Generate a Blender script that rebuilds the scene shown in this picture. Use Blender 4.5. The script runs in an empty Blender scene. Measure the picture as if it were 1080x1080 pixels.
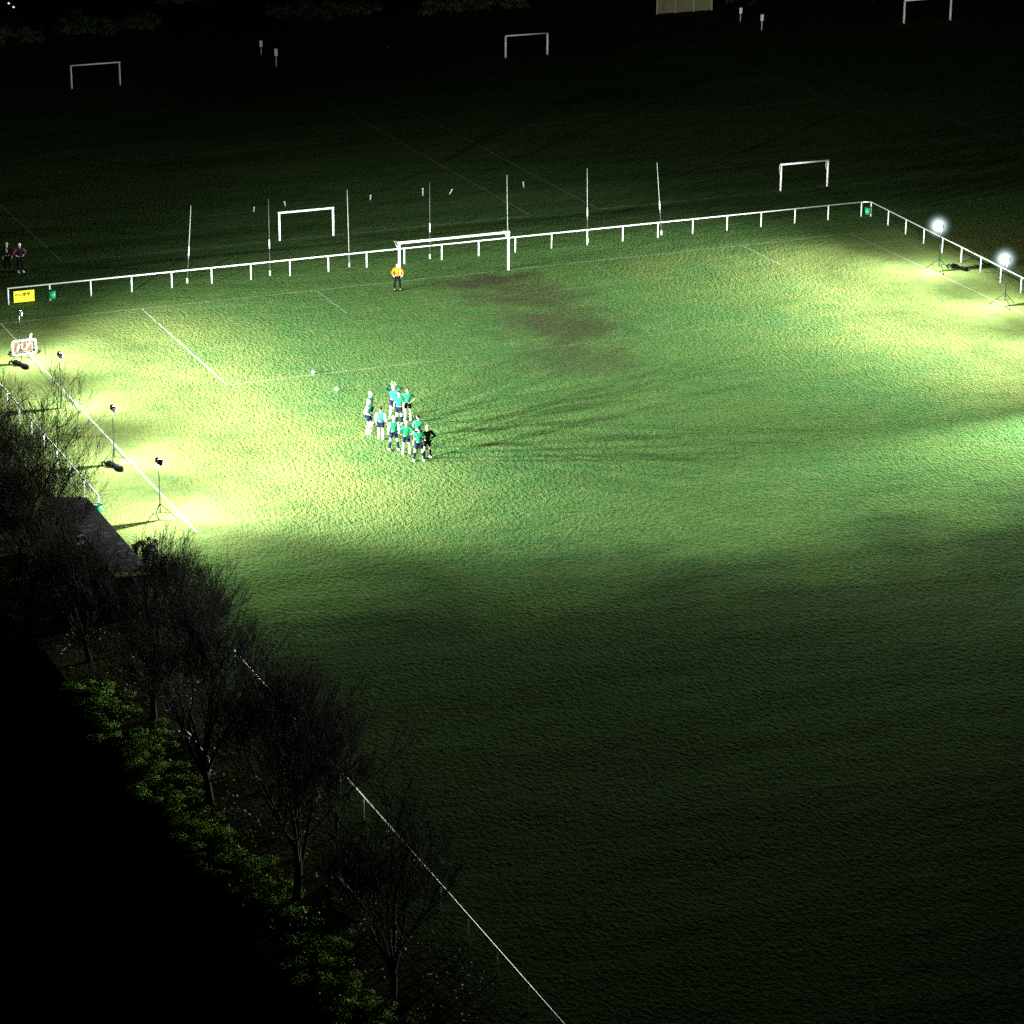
import bpy, bmesh, math, random
from mathutils import Vector, Matrix, Quaternion, noise as mnoise
R = math.radians
PI = math.pi
SC = bpy.context.scene
COL = SC.collection

# ------------------------------------------------------------------ helpers
class MB:
    """collects shapes and links them as ONE mesh object"""
    def __init__(s): s.v=[]; s.f=[]; s.m=[]; s.sm=[]
    def add(s, vs, fs, mi=0, smooth=False):
        b=len(s.v); s.v.extend([tuple(v) for v in vs])
        for f in fs: s.f.append([b+i for i in f]); s.m.append(mi); s.sm.append(smooth)
    def box(s, c, d, rot=0, mi=0, M=None, top=1.0):
        x,y,z=d[0]/2,d[1]/2,d[2]/2
        vs=[Vector((a*x*(top if g>0 else 1),b*y*(top if g>0 else 1),g*z)) for g in(-1,1) for a,b in((-1,-1),(1,-1),(1,1),(-1,1))]
        Q=M if M else Matrix.Rotation(rot,3,'Z')
        vs=[Q@v+Vector(c) for v in vs]
        s.add(vs,[(3,2,1,0),(4,5,6,7),(0,1,5,4),(1,2,6,5),(2,3,7,6),(3,0,4,7)],mi)
    def tube(s, pts, rad, n=8, mi=0, caps=True, closed=False, flat=1.0):
        pts=[Vector(p) for p in pts]
        if not hasattr(rad,'__len__'): rad=[rad]*len(pts)
        N=len(pts); rings=[]; ref=None
        for i in range(N):
            if closed: t=pts[(i+1)%N]-pts[i-1]
            else: t=pts[min(i+1,N-1)]-pts[max(i-1,0)]
            if t.length<1e-9: t=Vector((0,0,1))
            t.normalize()
            if ref is None:
                ref=Vector((0,0,1)) if abs(t.z)<.9 else Vector((1,0,0))
            a=t.cross(ref)
            if a.length<1e-6: a=t.orthogonal()
            a.normalize(); b=a.cross(t).normalized(); ref=b
            rings.append([pts[i]+a*(math.cos(2*PI*k/n)*rad[i])+b*(math.sin(2*PI*k/n)*rad[i]*flat) for k in range(n)])
        vs=[v for r in rings for v in r]; fs=[]
        for i in range(N if closed else N-1):
            j=(i+1)%N
            for k in range(n):
                fs.append((i*n+k,i*n+(k+1)%n,j*n+(k+1)%n,j*n+k))
        s.add(vs,fs,mi,True)
        if caps and not closed:
            b=len(s.v)-len(vs)
            s.f.append([b+k for k in range(n)][::-1]); s.m.append(mi); s.sm.append(False)
            s.f.append([b+(N-1)*n+k for k in range(n)]); s.m.append(mi); s.sm.append(False)
    def ball(s, c, r, nu=10, nv=7, mi=0, M=None):
        if not hasattr(r,'__len__'): r=(r,r,r)
        vs=[];fs=[]
        for j in range(nv+1):
            th=PI*j/nv
            for i in range(nu):
                ph=2*PI*i/nu
                p=Vector((r[0]*math.sin(th)*math.cos(ph),r[1]*math.sin(th)*math.sin(ph),r[2]*math.cos(th)))
                vs.append((M@p if M else p)+Vector(c))
        for j in range(nv):
            for i in range(nu):
                fs.append((j*nu+i,(j+1)*nu+i,(j+1)*nu+(i+1)%nu,j*nu+(i+1)%nu))
        s.add(vs,fs,mi,True)
    def quad(s, a,b,c,d, mi=0): s.add([a,b,c,d],[(0,1,2,3)],mi)
    def mesh_in(s, me, mi=0):
        s.add([v.co for v in me.vertices],[tuple(p.vertices) for p in me.polygons],mi,True)
    def build(s, name, mats, parent=None, loc=None):
        me=bpy.data.meshes.new(name); me.from_pydata(s.v,[],s.f)
        if not isinstance(mats,(list,tuple)): mats=[mats]
        for m in mats: me.materials.append(m)
        me.polygons.foreach_set('material_index',s.m)
        me.polygons.foreach_set('use_smooth',s.sm)
        me.validate(); me.update()
        o=bpy.data.objects.new(name,me); COL.objects.link(o)
        if parent: o.parent=parent
        if loc: o.location=loc
        return o

def tag(o,label=None,cat=None,group=None,kind=None):
    if label: o['label']=label
    if cat: o['category']=cat
    if group: o['group']=group
    if kind: o['kind']=kind
    return o
def thing(name,label,cat,loc=(0,0,0),rz=0,group=None):
    o=bpy.data.objects.new(name,None); COL.objects.link(o); o.empty_display_size=.2
    o.location=loc; o.rotation_euler=(0,0,rz)
    return tag(o,label,cat,group)
def copy_tree(o,parent=None):
    c=o.copy(); COL.objects.link(c)
    if parent: c.parent=parent
    for ch in list(o.children): copy_tree(ch,c)
    return c

# ------------------------------------------------------------------ materials
def mat(name,col=(.5,.5,.5),rough=.7,metal=0.,var=.12,scale=8.,bump=0.,spec=.4):
    m=bpy.data.materials.new(name); m.use_nodes=True; nt=m.node_tree; b=nt.nodes['Principled BSDF']
    b.inputs['Roughness'].default_value=rough; b.inputs['Metallic'].default_value=metal
    b.inputs['Specular IOR Level'].default_value=spec
    tc=nt.nodes.new('ShaderNodeTexCoord'); nz=nt.nodes.new('ShaderNodeTexNoise')
    nz.inputs['Scale'].default_value=scale; nz.inputs['Detail'].default_value=4
    nt.links.new(tc.outputs['Object'],nz.inputs['Vector'])
    mx=nt.nodes.new('ShaderNodeMix'); mx.data_type='RGBA'
    mx.inputs['A'].default_value=tuple(max(0,c*(1-var*1.6)) for c in col)+(1,)
    mx.inputs['B'].default_value=tuple(min(1,c*(1+var)) for c in col)+(1,)
    nt.links.new(nz.outputs['Fac'],mx.inputs['Factor'])
    nt.links.new(mx.outputs['Result'],b.inputs['Base Color'])
    if bump:
        bp=nt.nodes.new('ShaderNodeBump'); bp.inputs['Strength'].default_value=bump; bp.inputs['Distance'].default_value=.02
        nt.links.new(nz.outputs['Fac'],bp.inputs['Height']); nt.links.new(bp.outputs['Normal'],b.inputs['Normal'])
    return m
M={}
M['white_paint']=mat('white_paint',(.8,.8,.8),.4,var=.06,scale=3)
M['rail_paint']=mat('rail_paint',(.72,.74,.74),.45,var=.15,scale=4)
M['net_tube']=mat('net_tube',(.6,.64,.62),.5)
M['dark_metal']=mat('dark_metal',(.012,.013,.014),.6,0.,scale=20,spec=.15)
M['lamp_body']=mat('lamp_body',(.02,.021,.022),.5,.2)
M['bag']=mat('bag_fabric',(.0035,.004,.006),.9,scale=14,bump=.4,spec=.03)
M['strap']=mat('strap_fabric',(.02,.02,.022),.8,spec=.1)
M['green_plastic']=mat('green_plastic',(.01,.28,.10),.4,scale=5)
M['black_plastic']=mat('black_plastic',(.012,.012,.013),.5)
M['yellow']=mat('yellow_board',(.82,.72,.02),.5,var=.04)
M['ink']=mat('black_ink',(.01,.01,.01),.6)
M['tan']=mat('tan_mesh',(.45,.28,.14),.8,var=.3,scale=30)
M['red']=mat('red_fabric',(.35,.03,.02),.7)
M['bark']=mat('bark',(.025,.022,.018),.95,var=.5,scale=12,bump=.6,spec=.05)
M['twig']=mat('twig_bark',(.034,.033,.024),.9,var=.4,scale=3,spec=.1)
M['wood']=mat('fence_board',(.26,.23,.12),.8,var=.35,scale=6)
M['concrete']=mat('concrete_post',(.42,.41,.37),.85,var=.2)
M['hedge_dark']=mat('dark_leaf',(.03,.05,.018),.7,var=.4,scale=2)
M['russet']=mat('russet_leaf',(.16,.075,.025),.8,var=.4,scale=2)
M['skin']=mat('skin',(.55,.36,.28),.55,var=.06)
M['eye']=mat('eye_dark',(.02,.02,.02),.3)
M['lip']=mat('lip',(.35,.13,.11),.5)
def fabric(n,c): M[n]=mat(n,c,.9,var=.12,scale=25,spec=.03); return M[n]
fabric('bib_green',(.010,.17,.075)); fabric('bib_teal',(.018,.20,.10)); fabric('navy',(.006,.011,.03)); fabric('black_cloth',(.004,.0045,.005))
fabric('white_cloth',(.75,.76,.76)); fabric('orange_cloth',(.8,.15,.01)); fabric('hi_vis',(.6,.85,.02)); fabric('dark_coat',(.006,.007,.012))
fabric('maroon',(.10,.03,.03)); fabric('grey_cloth',(.35,.36,.4)); fabric('green_dark',(.008,.04,.024)); fabric('hair_dark',(.012,.009,.007)); fabric('hair_fair',(.55,.47,.33)); fabric('boot_white',(.7,.7,.7)); fabric('boot_black',(.012,.012,.012))

# ---- ground material
def nodes(m): m.use_nodes=True; return m.node_tree,m.node_tree.nodes,m.node_tree.links
def grass_material():
    m=bpy.data.materials.new('grass'); nt,N,Lk=nodes(m); b=N['Principled BSDF']
    geo=N.new('ShaderNodeNewGeometry')
    def noise(sc,det=3,rough=.55,vec=None):
        n=N.new('ShaderNodeTexNoise'); n.inputs['Scale'].default_value=sc; n.inputs['Detail'].default_value=det; n.inputs['Roughness'].default_value=rough
        Lk.new(vec or geo.outputs['Position'],n.inputs['Vector']); return n.outputs['Fac']
    def math_(op,a,b_=None,clamp=False):
        n=N.new('ShaderNodeMath'); n.operation=op; n.use_clamp=clamp
        for i,x in enumerate((a,b_)):
            if x is None: continue
            if isinstance(x,(int,float)): n.inputs[i].default_value=x
            else: Lk.new(x,n.inputs[i])
        return n.outputs[0]
    def rng(x,a,b_,c=0.,d=1.):
        n=N.new('ShaderNodeMapRange'); n.interpolation_type='SMOOTHSTEP'
        n.inputs[1].default_value=a;n.inputs[2].default_value=b_;n.inputs[3].default_value=c;n.inputs[4].default_value=d
        Lk.new(x,n.inputs[0]); return n.outputs[0]
    def mix(f,a,b_):
        n=N.new('ShaderNodeMix'); n.data_type='RGBA'
        if isinstance(f,(int,float)): n.inputs['Factor'].default_value=f
        else: Lk.new(f,n.inputs['Factor'])
        for k,x in(('A',a),('B',b_)):
            if isinstance(x,tuple): n.inputs[k].default_value=x+(1,)
            else: Lk.new(x,n.inputs[k])
        return n.outputs['Result']
    sep=N.new('ShaderNodeSeparateXYZ'); Lk.new(geo.outputs['Position'],sep.inputs[0]); X,Y=sep.outputs[0],sep.outputs[1]
    el=N.new('ShaderNodeMapping'); el.inputs['Scale'].default_value=(1.,.62,1.); el.inputs['Rotation'].default_value=(0,0,R(8)); Lk.new(geo.outputs['Position'],el.inputs['Vector'])
    big=noise(.12,4); mid=noise(.7,4); tuft=noise(5.2,2,.55,el.outputs[0]); fine=noise(12.,2,.6,el.outputs[0])
    c=mix(rng(big,.35,.65),(.068,.152,.048),(.088,.166,.047))
    c=mix(rng(mid,.40,.72),c,(.108,.176,.056))
    c=mix(rng(tuft,.30,.62),mix(.5,c,(.02,.05,.014)),c)
    c=mix(rng(fine,.45,.70,0,.35),c,(.115,.215,.06))
    pool_tint=math_('MULTIPLY',math_('MULTIPLY',rng(Y,-46.,-36.),rng(Y,3.,-4.)),math_('MULTIPLY',rng(math_('ADD',math_('ABSOLUTE',math_('ADD',X,.3)),math_('MULTIPLY',math_('SUBTRACT',big,.5),22.)),11.,22.),rng(mid,.25,.6,.25,.65)))  # yellow of the overexposed floodlight pools painted into the grass colour
    c=mix(pool_tint,c,(.185,.21,.065))
    # worn mud: goal mouth and the run up to the penalty spot
    def ell(cx,cy,rx,ry):
        dx=math_('DIVIDE',math_('SUBTRACT',X,cx),rx); dy=math_('DIVIDE',math_('SUBTRACT',Y,cy),ry)
        return math_('SQRT',math_('ADD',math_('MULTIPLY',dx,dx),math_('MULTIPLY',dy,dy)))
    nn=math_('MULTIPLY',math_('SUBTRACT',noise(.45,4),.5),1.5)
    def blob(*a): return rng(math_('ADD',ell(*a),nn),1.05,.25)
    mud=blob(1.5,-1.9,5.2,2.0)
    for a,k in(((2.6,-6.,5.,5.),.75),((1.6,-12.5,5.0,6.),.8),((-.2,-19.5,5.,5.),.55),((-29,-24,1.6,8),.25)):
        mud=math_('MAXIMUM',mud,math_('MULTIPLY',blob(*a),k))
    mud=math_('MULTIPLY',mud,rng(mid,.2,.6,.55,1.))
    c=mix(math_('MULTIPLY',mud,.9),c,mix(tuft,(.030,.024,.016),(.074,.058,.040)))
    rough=rng(math_('ADD',Y,math_('MULTIPLY',math_('SUBTRACT',big,.5),16.)),-44.,-57.)  # darkness beyond the floodlit area painted into the grass colour, noisy edge
    c=mix(math_('MAXIMUM',math_('MULTIPLY',rough,.86),rng(Y,4.5,9.,0.,.55)),c,mix(tuft,(.008,.015,.006),(.042,.060,.026)))  # far field behind the railing is dimmed in colour the same way
    # rough bank under the trees
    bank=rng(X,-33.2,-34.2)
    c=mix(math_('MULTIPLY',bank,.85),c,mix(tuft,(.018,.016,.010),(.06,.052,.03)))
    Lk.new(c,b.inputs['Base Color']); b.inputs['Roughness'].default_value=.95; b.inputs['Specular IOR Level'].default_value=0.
    h=math_('ADD',math_('MULTIPLY',tuft,1.0),math_('MULTIPLY',fine,.55)); h=math_('ADD',h,math_('MULTIPLY',noise(1.5,2),.35))
    mp=N.new('ShaderNodeMapping'); mp.inputs['Scale'].default_value=(.045,.13,0); mp.inputs['Rotation'].default_value=(0,0,R(-14)); Lk.new(geo.outputs['Position'],mp.inputs['Vector'])
    h=math_('ADD',h,math_('MULTIPLY',noise(1.,3,.5,mp.outputs[0]),5.5))
    bp=N.new('ShaderNodeBump'); bp.inputs['Strength'].default_value=1.; bp.inputs['Distance'].default_value=BUMP
    Lk.new(h,bp.inputs['Height']); Lk.new(bp.outputs['Normal'],b.inputs['Normal'])
    return m
BUMP=.125
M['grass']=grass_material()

def chalk(name,op):
    m=bpy.data.materials.new(name); nt,N,Lk=nodes(m); b=N['Principled BSDF']
    b.inputs['Base Color'].default_value=(.75,.78,.72,1); b.inputs['Roughness'].default_value=.9; b.inputs['Specular IOR Level'].default_value=0.
    geo=N.new('ShaderNodeNewGeometry')
    n1=N.new('ShaderNodeTexNoise'); n1.inputs['Scale'].default_value=7; n1.inputs['Detail'].default_value=3
    n2=N.new('ShaderNodeTexNoise'); n2.inputs['Scale'].default_value=.35; n2.inputs['Detail'].default_value=2
    for n in(n1,n2): Lk.new(geo.outputs['Position'],n.inputs['Vector'])
    a=N.new('ShaderNodeMapRange'); a.inputs[1].default_value=.3;a.inputs[2].default_value=.62;a.inputs[3].default_value=.15;a.inputs[4].default_value=1
    c=N.new('ShaderNodeMapRange'); c.inputs[1].default_value=.3;c.inputs[2].default_value=.7;c.inputs[3].default_value=.55;c.inputs[4].default_value=1
    Lk.new(n1.outputs['Fac'],a.inputs[0]); Lk.new(n2.outputs['Fac'],c.inputs[0])
    p=N.new('ShaderNodeMath'); p.operation='MULTIPLY'; Lk.new(a.outputs[0],p.inputs[0]); Lk.new(c.outputs[0],p.inputs[1])
    q=N.new('ShaderNodeMath'); q.operation='MULTIPLY'; q.inputs[1].default_value=op; Lk.new(p.outputs[0],q.inputs[0])
    Lk.new(q.outputs[0],b.inputs['Alpha'])
    bp=N.new('ShaderNodeBump'); bp.inputs['Strength'].default_value=1.; bp.inputs['Distance'].default_value=.1
    Lk.new(n1.outputs['Fac'],bp.inputs['Height']); Lk.new(bp.outputs['Normal'],b.inputs['Normal'])
    return m
M['chalk']=chalk('line_chalk',.9); M['chalk_worn']=chalk('worn_line_chalk',.45); M['chalk_old']=chalk('old_line_chalk',.3)

def leafmat(name,a,b_):
    m=bpy.data.materials.new(name); nt,N,Lk=nodes(m); b=N['Principled BSDF']
    geo=N.new('ShaderNodeNewGeometry'); mx=N.new('ShaderNodeMix'); mx.data_type='RGBA'
    mx.inputs['A'].default_value=a+(1,); mx.inputs['B'].default_value=b_+(1,)
    Lk.new(geo.outputs['Random Per Island'],mx.inputs['Factor']); Lk.new(mx.outputs['Result'],b.inputs['Base Color'])
    b.inputs['Roughness'].default_value=.8; b.inputs['Specular IOR Level'].default_value=.08; return m
M['ivy']=leafmat('bramble_leaf',(.15,.34,.03),(.36,.56,.07))
M['litter']=leafmat('dead_leaf',(.05,.045,.03),(.26,.25,.19))

def roofmat():
    m=bpy.data.materials.new('wet_roof_sheet'); nt,N,Lk=nodes(m); b=N['Principled BSDF']
    tc=N.new('ShaderNodeTexCoord'); n=N.new('ShaderNodeTexNoise'); n.inputs['Scale'].default_value=3.2; n.inputs['Detail'].default_value=6
    Lk.new(tc.outputs['Object'],n.inputs['Vector'])
    r=N.new('ShaderNodeValToRGB'); r.color_ramp.elements[0].position=.53; r.color_ramp.elements[0].color=(.004,.0045,.006,1); r.color_ramp.elements[1].position=.66; r.color_ramp.elements[1].color=(.09,.10,.115,1)
    Lk.new(n.outputs['Fac'],r.inputs[0]); Lk.new(r.outputs[0],b.inputs['Base Color'])
    b.inputs['Roughness'].default_value=.85; b.inputs['Specular IOR Level'].default_value=.02; return m
M['roof']=roofmat()
M['dug_wall']=mat('dugout_wall',(.03,.028,.03),.8); M['bench']=mat('bench_board',(.18,.13,.08),.7)
M['pale_panel']=mat('pale_panel',(.5,.54,.58),.6,var=.45,scale=4)

def emis(name,col,s):
    m=bpy.data.materials.new(name); nt,N,Lk=nodes(m); b=N['Principled BSDF']
    b.inputs['Base Color'].default_value=(.8,.8,.8,1); b.inputs['Emission Color'].default_value=col+(1,); b.inputs['Emission Strength'].default_value=s; m.cycles.emission_sampling='NONE'; return m
M['lens']=emis('lit_lens',(.88,1,.98),14.)
def glaremat():  # camera glare around a lamp, put in as a self-glowing sphere
    m=bpy.data.materials.new('glare_halo'); nt,N,Lk=nodes(m)
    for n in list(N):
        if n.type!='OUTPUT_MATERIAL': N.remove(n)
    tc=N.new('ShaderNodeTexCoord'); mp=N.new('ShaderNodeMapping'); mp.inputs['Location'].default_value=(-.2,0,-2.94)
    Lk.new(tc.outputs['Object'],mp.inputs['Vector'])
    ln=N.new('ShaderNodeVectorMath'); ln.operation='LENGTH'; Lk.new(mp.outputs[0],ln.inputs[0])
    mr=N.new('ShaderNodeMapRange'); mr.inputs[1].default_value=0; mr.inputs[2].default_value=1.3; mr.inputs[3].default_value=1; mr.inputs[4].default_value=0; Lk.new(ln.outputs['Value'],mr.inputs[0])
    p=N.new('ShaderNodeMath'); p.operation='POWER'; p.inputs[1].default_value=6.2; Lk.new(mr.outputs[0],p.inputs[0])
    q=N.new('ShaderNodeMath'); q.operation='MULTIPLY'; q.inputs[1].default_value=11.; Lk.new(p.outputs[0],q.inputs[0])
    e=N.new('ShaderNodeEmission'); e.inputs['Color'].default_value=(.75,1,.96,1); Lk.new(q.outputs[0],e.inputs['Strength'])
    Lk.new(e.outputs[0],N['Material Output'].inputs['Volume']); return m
M['glare']=glaremat()
M['far_lamp']=emis('far_lamp',(1,.93,.8),1.1)

# ------------------------------------------------------------------ ground (one sheet)
def gz(x,y):
    d=-39.3-x-0.5*mnoise.noise((y*.12,3.1,0))
    t=min(max(d/3.5,0),1); return -2.6*t*t*(3-2*t)
def ground():
    xs=[-3000,-900,-300,-120,-70,-55,-48]+[-46+.5*i for i in range(27)]+[-30,-20,-10,0,10,20,30,40,60,90,140,300,900,3000]
    ys=[-3000,-900,-300,-160,-130]+[-120+2*i for i in range(66)]+[20,40,60,80,100,130,180,300,900,3000]
    ys=sorted(set(ys)); vs=[(x,y,gz(x,y)) for y in ys for x in xs]; n=len(xs)
    fs=[(j*n+i,j*n+i+1,(j+1)*n+i+1,(j+1)*n+i) for j in range(len(ys)-1) for i in range(n-1)]
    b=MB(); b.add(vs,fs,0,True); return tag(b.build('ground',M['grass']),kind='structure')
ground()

def strip(b,p,q,w=.1,step=1.0,mi=0):
    p=Vector((p[0],p[1],.006)); q=Vector((q[0],q[1],.006)); d=(q-p); n=max(1,int(d.length/step)); u=d.normalized(); s=Vector((-u.y,u.x,0))*w/2
    L=[p+d*(i/n) for i in range(n+1)]
    for i in range(n): b.quad(L[i]-s,L[i+1]-s,L[i+1]+s,L[i]+s,mi)
W1,W2=-28.7,28.25
b=MB()
strip(b,(W1,.1),(W1,-38.2),.095)
strip(b,(-20.16,-.05),(-20.16,-16.5),.085)
tag(b.build('touchline_marking',M['chalk']),kind='structure')
b=MB()
strip(b,(W2,.0),(W2,-100),.1); strip(b,(W1-.6,0),(W2,0),.1)
strip(b,(-20.1,-16.5),(-9,-16.5),.1); strip(b,(20.16,-.06),(20.16,-5),.1)
strip(b,(-9.16,-.06),(-9.16,-5.5),.1); 
tag(b.build('box_marking',M['chalk_worn']),kind='structure')
b=MB()
strip(b,(-9,-16.5),(20.1,-16.5),.1); strip(b,(20.16,-5),(20.16,-16.45),.1); strip(b,(9.16,-.06),(9.16,-5.5),.1); strip(b,(-9.1,-5.5),(9.1,-5.5),.1)
tag(b.build('faded_marking',chalk('faded_line_chalk',.16)),kind='structure')
b=MB()
for x0,x1 in((-21.7,10.6),(15.6,48.2),(53.3,94)):
    strip(b,(x0,12.3),(x1,12.3),.1); strip(b,(x0,64.6),(x1,64.6),.1)
    strip(b,(x0,12.4),(x0,64.5),.1); strip(b,(x1,12.4),(x1,64.5),.1)
    cx=(x0+x1)/2; strip(b,(cx-6,20.3),(cx+6,20.3),.1); strip(b,(x0+.1,38.4),(x1-.1,38.4),.1)
tag(b.build('training_pitch_marking',M['chalk_old']),kind='structure')

# ------------------------------------------------------------------ goals
def goal(x0,x1,y,h,label,cat='goal',br=None,r=.06,group=None,back=None,sleeve=False):
    cx=(x0+x1)/2; t=thing('football_goal',label,cat,(cx,y,0),0,group); w=(x1-x0)/2
    for s in(-1,1):
        b=MB(); b.tube([(s*w,0,0),(s*w,0,h-r)],r,10); b.build('post',M['white_paint'],t)
    b=MB(); b.tube([(-w-r,0,h),(w+r,0,h)],r,10); b.build('crossbar',M['white_paint'],t)
    if br=='hook':
        for s in(-1,1):
            b=MB(); b.tube([(s*w,.07,h-.05),(s*w+.1,.35,h-.02),(s*w+.16,.55,h-.16),(s*w+.14,.55,h-.42),(s*w+.05,.3,h-.68),(s*w,.07,h-.72)],.018,6); b.build('net_bracket',M['net_tube'],t)
    if br=='arm':
        for s in(-1,1):
            b=MB(); b.tube([(s*w,.06,h-.55),(s*w,.45,h-.28),(s*w,.9,h-.05),(s*w,.06,h-.02)],.022,6); b.build('net_bracket',M['net_tube'],t)
    if br=='bundle':
        for s in(-1,1):
            b=MB(); b.tube([(s*w-.02,.14,.05),(s*w+.02,.16,h*.5),(s*w-.02,.14,h-.1)],[.05,.07,.05],7); b.build('bundled_net',M['net_tube'],t)
    return t
goal(-3.66,3.66,0,2.44,'full size white goal on the muddy floodlit goal mouth behind the orange goalkeeper','goal','arm',.07)
goal(-7.25,-3.55,12.25,1.85,'small white goal behind the far railing, left of the full size goal','goal','hook',.065)
goal(29.7,33.4,12.45,1.85,'small white goal beyond the railing, near its far right corner','goal','hook',.065)
goal(-6.88,-2.85,64.8,1.87,'dim small goal in the dark at the far left of the training field','goal','bundle',.06)
goal(30.9,34.8,64.0,1.87,'dim small goal in the dark at the middle of the far field end','goal','bundle',.06)
goal(71.1,76,65.7,2.1,'dim goal cut by the top edge at the far right of the dark field','goal','bundle',.06)

# ------------------------------------------------------------------ railings
def railing(p,q,n,label,h=1.0,lead=None):
    p=Vector((p[0],p[1],0)); q=Vector((q[0],q[1],0)); t=thing('railing',label,'railing',p); d=q-p
    b=MB(); e=d.normalized()*.04
    b.tube([Vector((0,0,h))-e,d+Vector((0,0,h))+e],.042,8); b.build('rail',M['rail_paint'],t)
    if lead: b=MB(); b.tube([Vector((0,0,h)),Vector((lead[0],lead[1],h))],.042,8); b.build('rail',M['rail_paint'],t)
    rng=random.Random(n)
    for i in range(n):
        c=d*(i/(n-1))
        b=MB(); k=rng.uniform(-.012,.012); b.tube([c+Vector((0,0,-.05)),c+Vector((k,k,h-.04))],.042,8); b.build('post',M['rail_paint'],t)
    return t
FX0,FS,FY=-27.26,2.5425,3.85
XR=FX0+23*FS
railing((FX0,FY),(XR,FY),24,'long white railing along the far end, running behind the goal line')
railing((XR+.62,FY-.22),(XR-1.75,FY-.22-2.5425*16),17,'white railing down the right side, behind the lit lamps',lead=(-.56,.2))
b=MB()
railing((-32.33,-34.1),(-32.33,-34.1+2.54*16),17,'white railing on the left behind bare twigs, ending at the green bin by the dugouts')
railing((-32.33,-55.0-2.54*18),(-32.33,-55.0),19,'white railing in the dark foreground, from the lower frame edge up to the trees')
railing((-36.4,-64.2),(-36.4,-61.6),2,'short pale handrail under the trees on the dark bank',h=.7)

# ------------------------------------------------------------------ ball stop poles
M['pole_white']=mat('reflective_pole',(.3,.32,.31),.5,var=.3,scale=2); M['pole_dull']=mat('dull_pole',(.06,.065,.06),.6)
poles=[(-15.9,4.55,4.9,.36,-.1,.55,'ball stop pole leaning right, leftmost of the row behind the far railing'),
 (-10.6,4.35,4.9,.0,0,.0,'dull grey ball stop pole just left of the nearer small goal'),
 (-5.35,4.35,5.0,-.08,0,1,'bright ball stop pole just right of the nearer small goal'),
 (.12,4.4,4.95,.0,0,.0,'dull ball stop pole standing above the middle of the crossbar'),
 (5.5,4.35,5.0,-.1,0,1,'bright ball stop pole rising behind the right post of the full size goal'),
 (11.15,4.4,4.95,-.1,0,.35,'slim upright ball stop pole, second from the right of the row'),
 (16.5,4.4,4.9,-.45,0,.4,'ball stop pole tilting left, rightmost of the row behind the far railing')]
for x,y,h,dx,dy,br,lab in poles:
    t=thing('ball_stop_pole',lab,'pole',(x,y,0),0,'ball stop poles behind the far railing')
    sh=Vector((dx,dy,h))
    z=.30 if br!=1 else .05
    b=MB(); b.tube([(0,0,.12),sh*z],.02,7); b.build('lower_pole',M['pole_dull'],t)
    b=MB(); b.tube([sh*(z+.002),sh*.995],[.02,.017],7); b.build('upper_pole',M['pole_white'] if br>0 else M['pole_dull'],t)
    if br<1 and br>=0:
        b=MB(); b.tube([sh*.35,sh*.47],.032,7); b.build('reflective_band',M['white_paint'],t)
    b=MB(); b.tube([(0,0,-.05),(0,0,.30)],.05,8); b.build('ground_socket',M['white_paint'] if br<1 else M['pole_white'],t)
mk=[(-6.37,20.25,.3,.05,'pale stub post in the dark grass, above the left small goal'),(-3.85,20.97,.3,-.06,'pale stub post leaning left, above the crossbar of the left small goal'),
 (2.13,20.48,.32,.03,'pale stub post between two ball stop poles, left of the full size goal'),(5.94,20.3,.5,0,'taller pale stub post directly left of a dull ball stop pole'),
 (7.8,20.0,.32,.2,'pale stub post tipped over sideways, right of a dull ball stop pole'),(13.43,20.03,.36,-.04,'pale stub post alone, right of the brightest tall pole'),(-9.3,20.1,.3,.03,'pale stub post at the left end of its row in the dark grass')]
for x,y,h,k,lab in mk[:6]:
    t=thing('stub_post',lab,'post',(x,y,0),0,'stub posts on the dark training pitch')
    b=MB(); b.tube([(0,0,0),(k,0,h)],.045,7); b.build('stake',M['pole_white'],t)
    b=MB(); b.tube([(k,0,h),(k,0,h+.03)],[.06,.05],7); b.build('cap',M['white_paint'],t)
for x,y,h,lab in((11.89,72.8,1.25,'pale board on a post in the far dark, left and farther of the pair'),(11.47,67.6,1.5,'pale board on a post in the far dark, right and nearer of the left pair'),
                 (57.6,72.0,1.3,'small pale board on a post right of the plank fence, left one of its pair'),(57.4,67.5,1.45,'small pale board on a post, lower right one of the pair by the plank fence')):
    t=thing('marker_post',lab,'marker post',(x,y,0),R(-20),'board topped posts in the far dark')
    b=MB(); b.tube([(0,0,0),(0,0,h*.62)],.045,7); b.build('stake',M['net_tube'],t)
    b=MB(); b.box((0,-.03,h*.79),(.26,.05,h*.4)); b.build('board',M['white_paint'],t)

# ------------------------------------------------------------------ sign, bins
t=thing('advert_board','yellow board with black lettering hung under the left end of the far railing','sign',(-26.32,3.78,0),0)
b=MB(); b.box((0,0,.44),(1.26,.03,.70)); b.build('board',M['yellow'],t)
b=MB()
def ink(x,z,w,h,tilt=0):
    b=MB(); Q=Matrix.Rotation(tilt,3,'Y'); b.box((x,-.019,z),(w,.006,h),M=Q); b.build('lettering',M['ink'],t)
for x,z,w,h,ti in((-.50,.56,.05,.12,.5),(-.44,.52,.03,.10,0),(-.37,.60,.09,.04,.3),(-.33,.55,.04,.12,-.4),(-.25,.53,.06,.05,0),(-.18,.57,.04,.10,.3),(-.12,.53,.05,.05,0),
  (.02,.62,.20,.07,0),(.06,.55,.07,.20,.35),(-.04,.52,.10,.06,.2),(.26,.62,.20,.07,0),(.30,.55,.07,.20,.45),(.17,.55,.05,.05,0)): ink(x,z,w,h,ti)
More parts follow.
